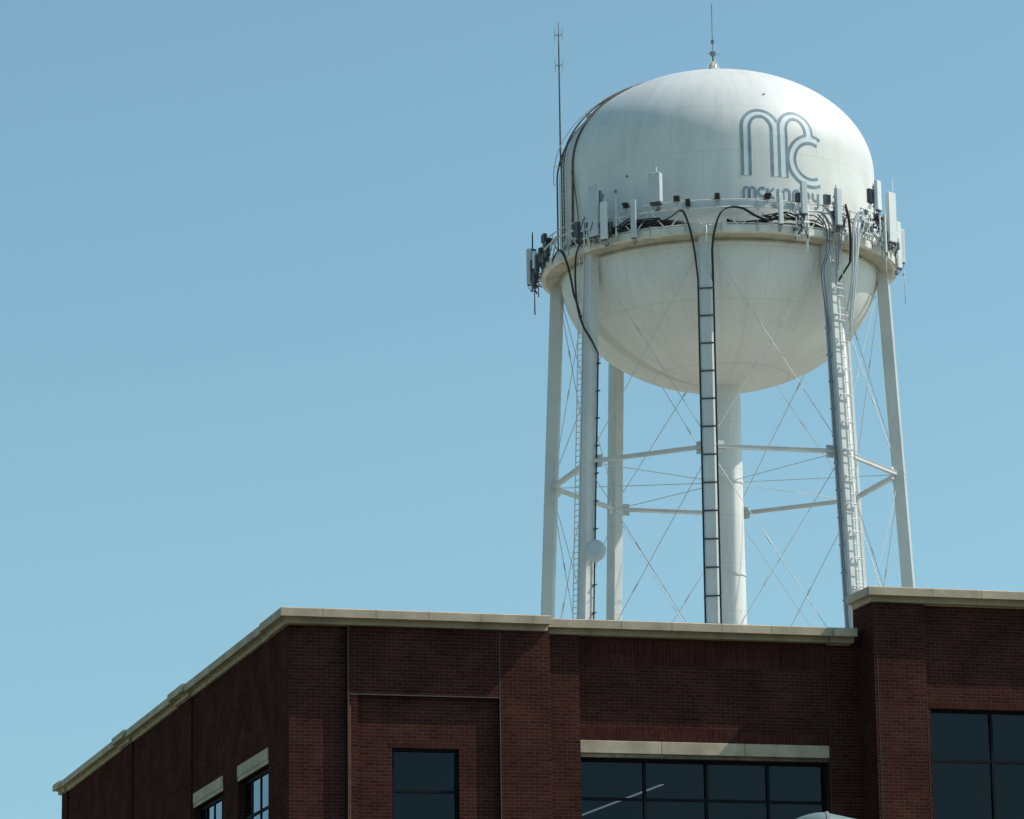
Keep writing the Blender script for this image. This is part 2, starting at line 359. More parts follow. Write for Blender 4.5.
# coping
PROF=[(-.15,.08),(.11,.08),(.12,.09),(.12,.165),(.15,.175),(.27,.18),(.275,.195),(.31,.20),(.315,.178),(.40,.178),(.40,.335),(.37,.352),(-.30,.352),(-.30,.06),(-.15,.06)]
def coping(secs,z0,joint=1.06,first=.5,back=1.):
    """secs: list of (x,y,dx,dy) wall-face points and outward direction per profile metre"""
    mb=MB()
    for a,b in zip(secs[:-1],secs[1:]):
        L=sqrt((b[0]-a[0])**2+(b[1]-a[1])**2)
        cuts=[0]; t=first
        while t<L-.3: cuts.append(t); t+=joint
        cuts.append(L)
        def ring(t,shr=0):
            k=t/L; q=[a[i]*(1-k)+b[i]*k for i in range(4)]
            if 0<k<1:   # interior sections square to the run
                dx,dy=(b[1]-a[1])/L,-(b[0]-a[0])/L
                sgn=1 if dx*a[2]+dy*a[3]>0 else -1
                sc=max(abs(a[2]*dx+a[3]*dy),.01); q[2],q[3]=dx*sgn*sc,dy*sgn*sc
            return [(q[0]+q[2]*(o-(shr if o>0 else 0)),q[1]+q[3]*(o-(shr if o>0 else 0)),z0+z-(shr if z>.3 else 0)+(shr if z<.1 else 0)) for o,z in PROF]
        for c0,c1 in zip(cuts[:-1],cuts[1:]):
            g0=c0+(.006 if c0>0 else 0); g1=c1-(.006 if c1<L else 0)
            mb.rings([ring(g0),ring(g1)],cap=True)
        for c in cuts[1:-1]: mb.rings([ring(c-.007,.012),ring(c+.007,.012)],cap=True)
    return mb
LO=.55
coping([(0,28.9,-LO,0),(0,1.6,-LO,0)],13.0,first=.7).build('coping',M['stone'],bld,rot=(0,0,SK))
coping([(-.03,1.6,-LO,0),(-.03,-.12,-LO-.02,-.85),(5.18,-.12,0,-.85)],13.0,first=.60).build('coping',M['stone'],bld)
for a,b in ((9.95,11.7),(17.65,19.3),(27.9,28.98)):
    coping([(-.06,b,-LO,0),(-.06,a,-LO,0)],13.012,first=1.4).build('coping',M['stone'],bld,rot=(0,0,SK))
coping([(5.184,.21,0,-.85),(5.94,.21,0,-.85)],13.0,first=9).build('coping',M['stone'],bld)
coping([(5.945,.24,0,-.85),(11.24,.24,0,-.85)],13.01,first=.8).build('coping',M['stone'],bld)
coping([(11.244,.17,0,-.85),(11.74,.17,0,-.85)],13.0,first=9).build('coping',M['stone'],bld)
coping([(TX,.44,-.45,0),(TX,TY,-.45,-.75),(19,TY,0,-.75)],13.745,first=1.2).build('coping',M['stone'],bld)
# roofs
r=MB(); r.box(.3,TX,.72,28.5,12.5,12.7); r.box(TX+.35,20.25,.1,24,12.5,12.69); r.build('roof',M['roof'],bld)
# windows
def win(x0,x1,z0,z1,y,vs,hs,side=False,fw=.055,gm=None):
    fr=MB(); gl=MB()
    def B(mb,a,b,c0,c1,d0,d1):
        if side: mb.box(max(c0,y-.008),c1,a,b,d0,d1)
        else: mb.box(a,b,c0,c1,d0,d1)
    B(fr,x0,x0+fw,y-.04,y+.06,z0,z1); B(fr,x1-fw,x1,y-.04,y+.06,z0,z1); B(fr,x0+fw,x1-fw,y-.04,y+.06,z1-fw,z1); B(fr,x0+fw,x1-fw,y-.04,y+.06,z0,z0+fw)
    for v in vs: B(fr,v-fw/2,v+fw/2,y-.035,y+.055,z0+fw,z1-fw)
    X=[x0+fw]+[q for v in vs for q in (v-fw/2,v+fw/2)]+[x1-fw]
    for h in hs:
        for i in range(0,len(X),2): B(fr,X[i],X[i+1],y-.03,y+.05,h-fw/2,h+fw/2)
    f=fr.build('window',M['frame'],bld)
    Z=[z0+fw]+[q for h in sorted(hs) for q in (h-fw/2,h+fw/2)]+[z1-fw]
    for i in range(0,len(X),2):
        for k in range(0,len(Z),2):
            a,b_,c,d=X[i]-.01,X[i+1]+.01,Z[k]-.01,Z[k+1]+.01; t=[random.uniform(-.004,.004)*(.05 if side else 1) for _ in range(3)]
            def Q(u,v,o):
                w_=y+.012+o+(t[0]*u+t[1]*v+t[2]*u*v)
                uu=a if u<0 else b_; vv=c if v<0 else d
                return (w_,uu,vv) if side else (uu,w_,vv)
            gl=MB(); gl.hexa([Q(-1,-1,0),Q(1,-1,0),Q(1,-1,.012),Q(-1,-1,.012),Q(-1,1,0),Q(1,1,0),Q(1,1,.012),Q(-1,1,.012)])
            gl.build('glass',gm or M['glass'],f)
    return f
for x0,x1,z0,z1 in small: win(x0,x1,z0,z1,.13,[],[z0+.5,z1-.83] if z1>4 else [])
for x0,x1,z0,z1 in wide: win(x0,x1,z0,z1,.56,[7.37,8.67,9.98],[z1-.79])
for x0,x1,z0,z1 in tallw: win(x0,x1,z0,z1,TY+.34,[14.54,15.94,17.34],[z1-1.04])
for y0,y1,z0,z1 in sides:
    win(y0,y1,z0,z1,.15,[y1-.72-.88*k for k in range(3)],[z1-.77],side=True,gm=M['glass_side']).rotation_euler=(0,0,SK)
# interiors: floors, ceilings and a back wall so that the glass has a room behind it
r=MB()
for zc in (2.9,6.85,10.78): r.box(.31,TX-.01,.73,14,zc,zc+.35)
for zc in (3.2,7.3,11.75): r.box(TX+.36,20.2,-.10,14,zc,zc+.35)
r.box(.31,TX-.01,14,14.2,0,12.4); r.box(TX+.36,20.2,14,14.2,0,13)
r.box(4.6,4.75,.73,14,8,10.77)
r.build('interior',M['inside'],bld)
# linear lamp seen through the wide window
lw=lambda x,y,z:(P0.x+x*cos(BR)-y*sin(BR),P0.y+x*sin(BR)+y*cos(BR),z)
lt=thing('ceiling_light','slim lit tube light hanging inside behind the wide four-pane window','light',lw(7.84,3.75,10.22),BR)
b=MB(); b.box(-.035,.035,-2.9,2.9,-.012,.0); b.build('diffuser',M['tubelight'],lt)
b=MB(); b.bbox(-.04,.04,-2.95,2.95,.001,.06,.006); b.build('housing',M['gray'],lt)
for y in (-2.4,0,2.4):
    b=MB(); b.tube([(0,y,.06),(0,y,.58)],.006); b.build('hanger_wire',M['galv'],lt)

# ------------------------------------------------------------------ street lamp head at the bottom edge
sp=thing('street_lamp','pale teal street lamp head in front of the brick building, cut by the frame','street lamp',(3.1,23.8,0),0)
b=MB(); b.tube([(0,0,.5),(0,0,3.9)],.06,12,taper=[1.2,.8]); b.lathe([(.0,.5),(.14,.5),(.16,.1),(.2,0),(0,0)],16); b.build('pole',M['galv'],sp)
b=MB(); b.tube([(0,0,3.85),(-.15,.02,3.97),(-.45,.05,4.05),(-.78,.06,4.09)],.032,8); b.build('arm',M['lampshell'],sp)
def shell(top,h0,h1,n=20,wid=.16):
    Rr=[]
    for i in range(n+1):
        t=i/n; x=-1.36+t*.68
        a=max(0,sin(pi*min(1,(t*1.28+.0)))**.55) if t<.39 else (1-(t-.39)/.61*.80)
        a=max(a,.03)
        zc=4.10+ (0.0)*t
        Rr.append([(x, wid*a*cos(q), zc+ (top*a*max(0,sin(q))**.8 if sin(q)>=0 else h1*a*sin(q))) for q in [2*pi*k/18 for k in range(18)]])
    return Rr
b=MB(); b.rings(shell(.118,0,.02),cap=True,smooth=True); b.build('lamp_shade',M['lampshell'],sp)
b=MB(); b.rings([[ (x*.72-.30,y*.8+.0,z-.05) for x,y,z in r] for r in shell(.02,0,.05)],cap=True,smooth=True); b.build('lens',M['lamplens'],sp)
b=MB(); rr=shell(.124,0,.026)[8:10]; b.rings([[(rr[0][0][0]+.0,y*1.03,z) for x,y,z in rr[0]],[(rr[0][0][0]+.02,y*1.03,z) for x,y,z in rr[0]]],cap=True); b.build('seam_band',M['mgray'],sp)

# ------------------------------------------------------------------ water tower
AZ=.0592; C=V((179*sin(AZ),179*cos(AZ),0)); TR=-AZ
def tl(th,r,z): t=rad(th); return (r*sin(t),-r*cos(t),z)
def tw(th,r,z):
    x,y,z=tl(th,r,z); return (C.x+x*cos(TR)-y*sin(TR),C.y+x*sin(TR)+y*cos(TR),z)
tower=thing('water_tower','white elevated water tank on eight splayed legs, rising behind the brick building','water tower',C,TR)
RS=8.03; ZB=42.66; ZE=48.56; ZD=53.55; BT=5.45
def rz(z):
    if z<ZE: return RS*sqrt(max(0,1-((ZE-z)/(ZE-ZB))**2))
    if z<ZD: return RS
    return RS*sqrt(max(0,1-((z-ZD)/BT)**2))
prof=[(RS*cos(a),ZE-(ZE-ZB)*sin(a)) for a in [pi/2*(1-i/26) for i in range(27)]]
prof=[(max(r,.02),z) for r,z in prof]
prof+=[(RS,ZE+(ZD-ZE)*i/4) for i in range(1,5)]
prof+=[(max(.02,RS*cos(a)),ZD+BT*sin(a)) for a in [pi/2*i/28 for i in range(1,29)]]
b=MB(); b.lathe(prof,128); tank=b.build('tank',M['tank'],tower)
# painted emblem and lettering, laid on the shell
def onshell(u,z,off=.012):
    """u degrees, z height"""
    r=rz(z)+off; return tl(u,r,z)
K=pi/180*8.05
def ribbon(mb,pts,w,off=.012):
    n=len(pts); L=[];Rr=[]
    for i,(u,z) in enumerate(pts):
        a=pts[max(0,i-1)]; c=pts[min(n-1,i+1)]
        dx,dz=(c[0]-a[0])*K,c[1]-a[1]; l=sqrt(dx*dx+dz*dz) or 1
        nx,nz=-dz/l,dx/l
        L.append((u+nx*w/2/K,z+nz*w/2)); Rr.append((u-nx*w/2/K,z-nz*w/2))
    for i in range(n-1):
        mb.face([onshell(*Rr[i],off),onshell(*Rr[i+1],off),onshell(*L[i+1],off),onshell(*L[i],off)],smooth=True)
def line(a,b,n=8): return [(a[0]+(b[0]-a[0])*i/n,a[1]+(b[1]-a[1])*i/n) for i in range(n+1)]
def arc(u,z,r,a0,a1,n=22,ru=None): return [(u+(ru or r)/K*cos(rad(a0+(a1-a0)*i/n)),z+r*sin(rad(a0+(a1-a0)*i/n))) for i in range(n+1)]
def emb(pts,w):
    m_=MB(); ribbon(m_,pts,w); m_.build('painted_outline',M['logo'],tank)
LW=.15; B0=51.55
u1,u2=16.15,29.65; ro=6.75*K; ri=4.05*K; zs=54.02
# first arch
emb(line((u1-6.75,B0),(u1-6.75,zs))+arc(u1,zs,ro,180,22)[1:],LW)
emb(line((u1-4.05,B0),(u1-4.05,zs-.05))+arc(u1,zs-.05,ri+.1,180,0,ru=ri)[1:]+line((u1+4.05,zs-.05),(u1+4.05,B0))[1:],LW)
# shared stem and second arch
cu,cz,co,ci=35.5,52.53,1.30,.93
def conz(u): return cz+sqrt(max(0,co*co-((u-cu)*K)**2))
emb(line((22.9,B0),(22.9,zs))+arc(u2,zs,ro,180,0)[1:]+line((u2+6.75,zs),(u2+6.75,conz(u2+6.75)),3)[1:],LW)
emb(line((u2-3.9,B0),(u2-3.9,zs-.05))+arc(u2,zs-.05,ri+.1,180,0,ru=3.9*K)[1:]+line((u2+3.9,zs-.05),(u2+3.9,conz(u2+3.9)),3)[1:],LW)
ang=lambda u: math.degrees(math.acos(max(-1,min(1,(u-cu)*K/co))))
emb(arc(cu,cz,co,ang(u2+3.9),296,40),LW)
emb(arc(cu,cz,co,ang(u2+6.75),ang(39.9),6),LW)
emb(arc(cu,cz,ci,64,296,36),LW)
# lettering
TW=.125
def letter(pts): ribbon(lt_,pts,TW)
lt_=MB()
def done():
    global lt_
    lt_.build('painted_letter',M['logo'],tank); lt_=MB()
zb,ztp=50.37,50.93
def stem(u,a=zb,b=ztp): letter(line((u,a),(u,b),3))
def arch_n(u0,u1_,b=zb,t=ztp):
    r=(u1_-u0)/2; letter(line((u0,b),(u0,t-r*K),3)+arc((u0+u1_)/2,t-r*K,r*K,180,0,10)[1:]+line((u1_,t-r*K),(u1_,b),3)[1:])
arch_n(9.5,11.55); arch_n(11.55,13.6); done()
letter(arc(16.2,50.72,.21,50,310,14)); done()
stem(18.1); letter(line((20.4,ztp),(18.3,50.66),3)); letter(line((18.6,50.70),(20.5,zb),3))
done(); stem(22.0); done(); arch_n(24.0,26.4); done(); arch_n(27.9,30.3); done()
letter(line((31.9,50.65),(34.5,50.65),3)+arc(33.2,50.65,.24,0,315,16,ru=.185)[1:])
done(); letter(line((36.0,ztp),(36.0,50.70),2)+arc(37.15,50.70,.16,180,360,8)[1:]); letter(line((38.3,ztp),(38.3,50.33),3)+arc(37.15,50.33,.16,0,-120,6)[1:]); done()
fl=MB(); FW=2.7*K-.10
um=(6.75+4.05)/2; rm=um*K
ribbon(fl,line((u1-um,B0),(u1-um,zs))+arc(u1,zs,rm,180,0)[1:]+line((u1+um,zs),(u1+um,B0))[1:],FW,.007)
ribbon(fl,line((u2-5.4,B0),(u2-5.4,zs))+arc(u2,zs,rm,180,0)[1:]+line((u2+5.4,zs),(u2+5.4,53.6))[1:],FW,.0085)
ribbon(fl,arc(cu,cz,(co+ci)/2,70,294,30),co-ci-.08,.0100)
fl.build('painted_emblem_fill',M['logof'],tank)
# dome cap and rod on the summit
b=MB(); b.lathe([(.75,58.93),(.62,59.05),(.30,59.13),(.24,59.5),(.20,59.52),(.20,59.9),(.12,59.95),(.0,59.97)],16); b.lathe([(.33,59.48),(.33,59.55),(.0,59.56)],16)
for k in range(4):
    a=tl(k*90+45,.72,59.0); b.tube([a,tl(k*90+45,.1,60.1)],.025,5)
roofv=b.build('roof_vent',M['platf'],tower)
b=MB(); b.tube([(0,0,59.9),(0,0,60.5)],.05,6); b.tube([(0,0,60.4),(0,0,63.1)],.022,5); b.bbox(-.14,.16,-.1,.1,60.28,60.52,.03); b.bbox(-.09,.09,-.07,.07,60.95,61.15,.02)
b.tube([(-.25,0,60.42),(.35,0,60.36)],.02,5); b.build('lightning_rod',M['mgray'],tower)
# legs
def lr(z): return 8.733-.0448*(z-37.907)
T0=-4.2
NODE=(48.9,37.907,26.9,15.9,4.9)
def legbox(mb,th,z0,z1,h=.325,b=.085):
    t=rad(th); er=V((sin(t),-cos(t),0)); et=V((cos(t),sin(t),0)); R_=[]
    for z in (z0,z1):
        c=er*lr(z)+V((0,0,z))
        R_.append([c+er*x+et*y for x,y in ((-h+b,-h),(h-b,-h),(h,-h+b),(h,h-b),(h-b,h),(-h+b,h),(-h,h-b),(-h,-h+b))])
    mb.rings(R_,cap=True)
for k in range(8):
    th=T0+45*k; b=MB(); legbox(b,th,.35,49.0)
    lg_=b.build('leg',M['steel'],tower)
    for z in (43.4,32.4,21.4,10.4):
        g=MB(); legbox(g,th,z-.03,z+.03,.331); g.build('splice_band',M['steel'],lg_)
    for z in NODE[1:]:
        g=MB(); legbox(g,th,z-.05,z+.05,.335)
        c0=V(tl(th,lr(z)-.1,z))
        for sgn in (-1,1):
            o=V(tl(th+45*sgn,lr(z),z)); d=(o-c0).normalized(); p=c0+d*.3
            g.bar(p,p+d*.42,.03,.62)
        g.build('gusset_plate',M['steel'],lg_)
    bt=MB(); t=rad(th); c0=V(tl(th,lr(0),0)); bt.rings([[c0+V((cos(q)*.75,sin(q)*.75,z)) for q in [rad(th)+pi/4+pi/2*i for i in range(4)]] for z in (0,.36)],cap=True); bt.build('footing',M['concrete'],lg_)
# horizontal struts, tie rods, spokes
for zi,z in enumerate(NODE[1:]):
    for k in range(8):
        a=V(tl(T0+45*k,lr(z)-.05,z)); c=V(tl(T0+45*k+45,lr(z)-.05,z)); d=(c-a).normalized()
        b=MB(); b.bar(a+d*.33,c-d*.33,.20,.17); b.bar(a+d*.4+V((0,0,.09)),c-d*.4+V((0,0,.09)),.26,.02); b.build('strut',M['steel'],tower)
        if zi==0 or True:
            b=MB(); a2=V(tl(T0+45*k,lr(z)-.3,z)); r0=V(tl(T0+45*k,.92,z-.05)); b.tube([a2,r0],.022,5); b.build('spoke_rod',M['rod'],tower)
for i in range(4):
    zt=NODE[i]-(.25 if i else .6); zb_=NODE[i+1]+.25
    for k in range(8):
        for sgn in (0,1):
            t0,t1=(T0+45*k,T0+45*k+45) if sgn==0 else (T0+45*k+45,T0+45*k)
            a=V(tl(t0,lr(zt)-.02-.04*sgn,zt)); c=V(tl(t1,lr(zb_)-.02-.04*sgn,zb_)); d=(c-a).normalized()
            b=MB(); b.tube([a+d*.45,c-d*.45],.021,5)
            m_=(a+c)/2+d*(1.2 if sgn else -1.2); b.tube([m_-d*.22,m_+d*.22],.045,5)
            b.build('tie_rod',M['rod'],tower)
# riser
b=MB(); b.lathe([(.93,0),(.93,42.9)],48)
for z in (37.8,33.1,28,22.5,17,11.5,6): b.lathe([(.93,z-.05),(.975,z-.05),(.975,z+.05),(.93,z+.05)],48,smooth=False)
b.build('riser_pipe',M['tank'],tower)
# platform
b=MB()
def ringbox(mb,r0,r1,z0,z1,n=128): mb.lathe([(r0,z0),(r1,z0),(r1,z1),(r0,z1),(r0,z0)],n,smooth=False)
ringbox(b,8.02,8.98,48.60,48.66); b.build('walkway',M['platf'],tower)
b=MB(); ringbox(b,8.98,9.03,48.44,48.78); ringbox(b,8.80,8.98,48.42,48.46); 
b.build('walkway_fascia',M['platf'],tower)
b=MB(); b.lathe([(8.03,48.33),(8.10,48.33),(8.10,48.5),(8.05,48.6)],128); b.lathe([(8.03,48.20),(8.12,48.22),(8.12,48.27),(8.03,48.29)],128)
b.lathe([(8.10,48.36),(8.86,48.425)],128)
b.build('ring_girder',M['platu'],tower)
for k in range(32):
    th=1.3+k*360/32; b=MB(); a=V(tl(th,9.045,48.47)); c=V(tl(th,9.045,48.95)); b.bar(a,c,.09,.03)
    b.build('post_bracket',M['platu'],tower)
# rail with zigzag bracing
b=MB(); NB=32; RR=9.0; zr0,zr1=48.75,49.66
def ringtube(mb,r,z,rad_,n=96):
    pts=[tl(360*i/n,r,z) for i in range(n+1)]; mb.tube(pts,rad_,5,cap=False)
ringtube(b,RR,zr1,.045); ringtube(b,RR,zr1-.42,.02); ringtube(b,RR,zr0+.1,.03)
ringtube(b,RR-.03,50.05,.028)
for k in range(NB):
    th=1.3+k*360/NB; h=180/NB
    top=tl(th,RR,zr1)
    b.bar(top,tl(th-h+.6,RR,zr0),.07,.05); b.bar(top,tl(th+h-.6,RR,zr0),.07,.05)
    b.bar(tl(th,RR,48.6) if k%2 else tl(th,RR,zr1),tl(th,RR,50.07),.045,.045)
b.build('railing',M['platf'],tower)
b=MB()
for i in range(18):
    a=-11+i*2; P=[tl(a,8.97,49.72),tl(a+2,8.97,49.72),tl(a+2,8.97,49.98),tl(a,8.97,49.98)]; Q=[tl(a,8.94,49.72),tl(a+2,8.94,49.72),tl(a+2,8.94,49.98),tl(a,8.94,49.98)]
    b.hexa([P[0],P[1],Q[1],Q[0],P[3],P[2],Q[2],Q[3]])
b.build('rail_panel',M['gray'],tower)
# roof ladder on the left shoulder, with stand-off handrail
def meridian(th,off,z0,z1,n=40,skew=0):
    out=[]
    for i in range(n+1):
        t=i/n
        # parametrise by arc so that the dome is sampled evenly
        Lc=ZD-z0; Ld=9.6*z1; s=t*(Lc+Ld)
        if s<Lc: r=RS+off; z=z0+s
        else:
            a=(s-Lc)/9.6*(pi/2)*1.0; r=(RS+off)*cos(a); z=ZD+(BT+off)*sin(a)
        out.append(tl(th+skew*t,r,z))
    return out
rl=MB()
for dth in (0,2.6): rl.tube(meridian(-72+dth,.16,48.8,.86),.035,5)
A_=meridian(-72,.16,48.8,.86,60); B_=meridian(-69.4,.16,48.8,.86,60)
for p,q in zip(A_,B_): rl.tube([p,q],.018,4)
rl.build('roof_ladder',M['brown'],tower)
rl=MB(); rl.tube(meridian(-64,.05,48.8,.62,40,3),.055,6); rl.tube(meridian(-85,.10,48.8,.72),.05,6); rl.build('roof_conduit',M['brown'],tower)
rl=MB(); P=meridian(-80,.34,53.2,.60,24); Q=meridian(-80,.02,53.2,.60,24); rl.tube(P,.025,5)
for i in range(0,25,4): rl.tube([P[i],Q[i]],.02,4)
rl.build('roof_handrail',M['platf'],tower)
for z,w_ in ((57.35,.2),(56.75,.16)):
    x,y,zz=tl(-76,rz(z)+.06,z); rl=MB(); rl.bbox(x-w_,x+w_,y-w_,y+w_,zz-.1,zz+.16,.03); rl.build('roof_hatch_box',M['lgray'],tower)
# cross plates on shell: dark small manhole dots
b=MB()
for th,z,q in ((-33,52.0,.06),(20,56.0,.05)):
    b=MB(); c0=V(onshell(th,z,.0)); c1=V(onshell(th,z,.05)); b.tube([c0,c1],q,10); b.build('shell_fitting',M['mgray'],tower)

# ladders up the legs
def legladder(th,side,rout,name_mat,z0=1.,z1=49.3,w=.38,step=.40,cage=False,standoff=None):
    mb=MB()
    def P(z,ds): 
        t=rad(th); er=V((sin(t),-cos(t),0)); et=V((cos(t),sin(t),0)); return er*(lr(z)+rout)+et*(side+ds)+V((0,0,z))
    mb.bar(P(z0,-w/2),P(z1,-w/2),.05,.05); mb.bar(P(z0,w/2),P(z1,w/2),.05,.05)
    z=z0
    while z<z1: mb.tube([P(z,-w/2),P(z,w/2)],.028,4); z+=step
    return mb,P
L1,Pm=legladder(T0-45,-.32,.36,None,w=.34,step=.30)
b=L1
t=rad(T0-45); er=V((sin(t),-cos(t),0)); et=V((cos(t),sin(t),0))
for z in [2+3.4*i for i in range(14)]: b.bar(Pm(z,.15),Pm(z,.15)+et*.25-er*.3,.04,.04)
b.build('leg_ladder',M['lgray'],tower)
L2,Pn=legladder(T0+45,.12,.52,None,w=.46,step=.62)
b=L2; t=rad(T0+45); er=V((sin(t),-cos(t),0)); et=V((cos(t),sin(t),0))
for z in [1.5+1.35*i for i in range(35)]:
    for s_ in (-.23,.23): b.bar(Pn(z,s_),Pn(z,s_)-er*.22,.05,.06)
    b.bar(Pn(z,-.42)-er*.02,Pn(z,.42)-er*.02,.06,.05)
b.build('leg_ladder',M['lgray'],tower)
# light conduit beside the front and right-front legs
b=MB()
def edge(th,side,rout,z): t=rad(th); return V((sin(t),-cos(t),0))*(lr(z)+rout)+V((cos(t),sin(t),0))*side+V((0,0,z))
b.tube([edge(T0+45,.48,.1,z) for z in (1,20,35,44.5)],.10,8); b.tube([edge(T0+135,.42,0,z) for z in (1,20,43)],.07,8)
b.build('conduit_pipe',M['lgray'],tower)
# ------------------------------------------------------------------ antennas and gear (each a thing)
def mounted(name,label,cat,th,r,z,group=None): return thing(name,label,cat,tw(th,r,z),TR+rad(th),group)
G='panel antennas on the tank rail'
def panel(label,th,r,z0,z1,w,d=.14,mat='gray',pole=True,yaw=0,polelen=None,foot=True):
    if abs(th)<80: th=math.degrees(math.asin(sin(rad(th))*9.0/(r+d*.6)))
    t=mounted('panel_antenna',label,'antenna',th,r,z0,G); t.rotation_euler[2]+=rad(yaw); h=z1-z0
    b=MB(); b.bbox(-w/2,w/2,-d,0,0,h,min(.03,w/6)); b.build('panel',M[mat],t)
    b=MB(); b.bbox(-w/2+.02,w/2-.02,-d+.02,-.02,-.05,0,.01)
    for i in range(max(2,int(w/.09))): x=-w/2+.06+i*(w-.12)/max(1,int(w/.09)-1); b.tube([(x,-d/2,-.05),(x,-d/2,-.14),(x*.5,.1,-.32),(x*.3,.22,-.1)],.014,4)
    b.build('connectors',M['dgray'],t)
    b=MB(); b.tube([(0,.14,-.35),(0,.14,h*.92)],.035,8); b.build('mount_pole',M['galv'],t)
    for zz in (.15*h,.8*h):
        b=MB(); b.bar((0,0,zz),(0,.16,zz),.10,.05); b.bar((-.08,.15,zz),(.08,.15,zz),.06,.09); b.build('bracket',M['galv'],t)
    if foot:
        b=MB(); b.bar((0,.14,-.25),(0,.14+max(.1,r-9.0),-.25),.06,.06); b.build('arm',M['galv'],t)
    return t
panel('widest flat grey panel antenna, left of the tank above the ladder leg',-42.3,9.3,48.87,51.47,.66)
panel('short pale panel antenna with a seam across its middle, just right of the widest one',-38.0,9.35,48.57,50.47,.36,.2,'lgray')
panel('thin dark panel antenna half hidden behind the pale seamed antenna',-39.3,9.1,50.1,51.2,.16,.1,'mgray')
panel('narrow grey panel antenna crossing the rail, between the thin whip and the boxy drum antenna',-26.9,9.25,48.42,50.32,.30,.12)
t=panel('boxy grey drum antenna with one bright edge, raised over the rail against the shaded tank',-19.2,9.15,50.0,51.5,.58,.42,'gray')
b=MB(); b.tube([(.05,-.2,1.45),(.05,-.2,1.8)],.025,5); b.build('lightning_tip',M['lgray'],t)
b=MB(); b.bbox(-.27,.27,-.38,-.04,-.12,-.04,.02); b.build('base_tray',M['dgray'],t)
panel('slim bare antenna tube below the painted letters, left of the tall round-edged one',20.1,9.2,48.78,50.32,.21,.16,'lgray')
panel('tall pale antenna covering the last letters of the painted name',28.1,9.35,49.35,51.0,.32,.2,'gray')
panel('pale panel antenna standing over the right ladder leg',41.2,9.4,48.98,50.86,.34,.22,'gray')
panel('bright panel antenna nearest the right edge of the tank, beside a dark radio box',62.5,9.3,50.38,51.9,.42,.2,'lgray')
panel('longest wide white panel antenna at the right end of the walkway',74.5,9.45,48.95,51.5,.56,.24,'lgray',yaw=-20)
panel('slim grey antenna post left of the longest white panel',67.0,9.4,48.3,50.3,.16,.12,'gray')
panel('narrow leaning white panel just right of the longest white panel',80.5,9.15,48.3,50.7,.34,.14,'lgray',yaw=-35)
panel('outermost yellowish white panel at the far right of the tank',84,9.25,48.7,50.45,.34,.16,'lgray',yaw=-60)
panel('outermost tall grey panel at the far left of the tank',-94,9.62,48.55,50.45,.34,.16,'gray',yaw=72)
panel('small grey panel in the far left cluster, next to the tank wall',-80,9.35,48.8,49.7,.26,.14,'lgray',yaw=30)
# left sector frame
t=mounted('antenna_frame','dark pipe frame crowded with gear at the far left of the walkway','mounting frame',-90,9.05,48.7)
b=MB()
for z in (.0,.75,1.35): b.tube([(-.9,-.35,z),(.9,-.35,z)],.035,6)
for x in (-.85,-.3,.3,.85): b.tube([(x,-.35,-.5),(x,-.35,1.5)],.03,6); b.tube([(x,-.35,.05),(x*.8,.1,.05)],.03,6)
b.tube([(-.8,-.35,-.1),(0,.05,-.45),(.8,-.35,-.1)],.03,6); b.build('pipes',M['mgray'],t)
def radio(label,th,r,z,w=.3,h=.5,d=.2,mat='dgray'):
    t=mounted('radio_unit',label,'radio box',th,r,z,'radio boxes behind the antennas')
    b=MB(); b.bbox(-w/2,w/2,-d/2,d/2,0,h,.015); b.build('body',M[mat],t)
    b=MB()
    for i in range(7): x=-w/2+.03+i*(w-.06)/6; b.box(x-.006,x+.006,-d/2-.035,-d/2,.03,h-.03)
    b.build('heat_sink',M['mgray'],t)
    b=MB()
    for i in (-1,0,1): b.tube([(i*w*.25,0,0),(i*w*.25,.02,-.12),(i*w*.4,.1,-.3)],.018,4)
    b.build('cable_tail',M['cable'],t)
for i,(lab,th,r,z,w_,h_) in enumerate([
 ('upper dark radio box in the far left pipe frame',-86,9.35,49.55,.34,.5),('lower dark radio box in the far left pipe frame',-90,9.4,48.8,.34,.62),
 ('middle dark radio box against the far left panel',-93,9.3,49.1,.3,.6),('dark radio box hanging under the far left pipe frame',-84,9.3,48.25,.3,.45),
 ('tall dark radio box right of the far left frame',-77,9.15,48.95,.3,.8),
 ('dark radio box beside the ladder leg top on the left',-49,9.15,49.2,.3,.75),('dark finned radio box left of the antenna over the painted name',25.6,9.15,50.0,.26,.45),
 ('lower dark radio box under the antenna over the painted name',27.0,9.15,49.35,.26,.4),('small grey radio box left of the antenna over the right ladder leg',35.7,9.2,50.05,.34,.5),
 ('dark radio box with rounded top left of the bright right edge panel',56.5,9.1,50.75,.36,.72),('dark radio box low behind the bright right edge panel',61,9.1,49.9,.3,.45),
 ('dark radio box under the longest white panel',73,9.3,48.95,.36,.4)]):
    radio(lab,th,r,z,w_,h_,mat='mgray' if i in (8,) else 'dgray')
def whip(label,th,r,z0,z1,rr=.022,mat='gray',ball=False,down=False):
    t=mounted('whip_antenna',label,'antenna',th,r,z0,'whip antennas on the walkway')
    b=MB(); b.tube([(0,0,0),(0,0,(z1-z0)*.45),(0,0,z1-z0)],rr,6,taper=[1.4,1,.7]); b.build('rod',M[mat],t)
    b=MB(); zz=(z1-z0) if down else .3; b.bar((0,0,zz-.2),(0,.12,zz-.2),.06,.10); b.build('clamp',M['galv'],t)
    if ball:
        b=MB(); b.lathe([(.0,z1-z0),(.07,z1-z0+.02),(.09,z1-z0+.09),(.06,z1-z0+.17),(0,z1-z0+.19)],10); b.build('tip',M['mgray'],t)
whip('thin pale whip with a ball tip, between the seamed and the narrow panels',-32.8,9.1,48.7,50.9,.04,'lgray',ball=True)
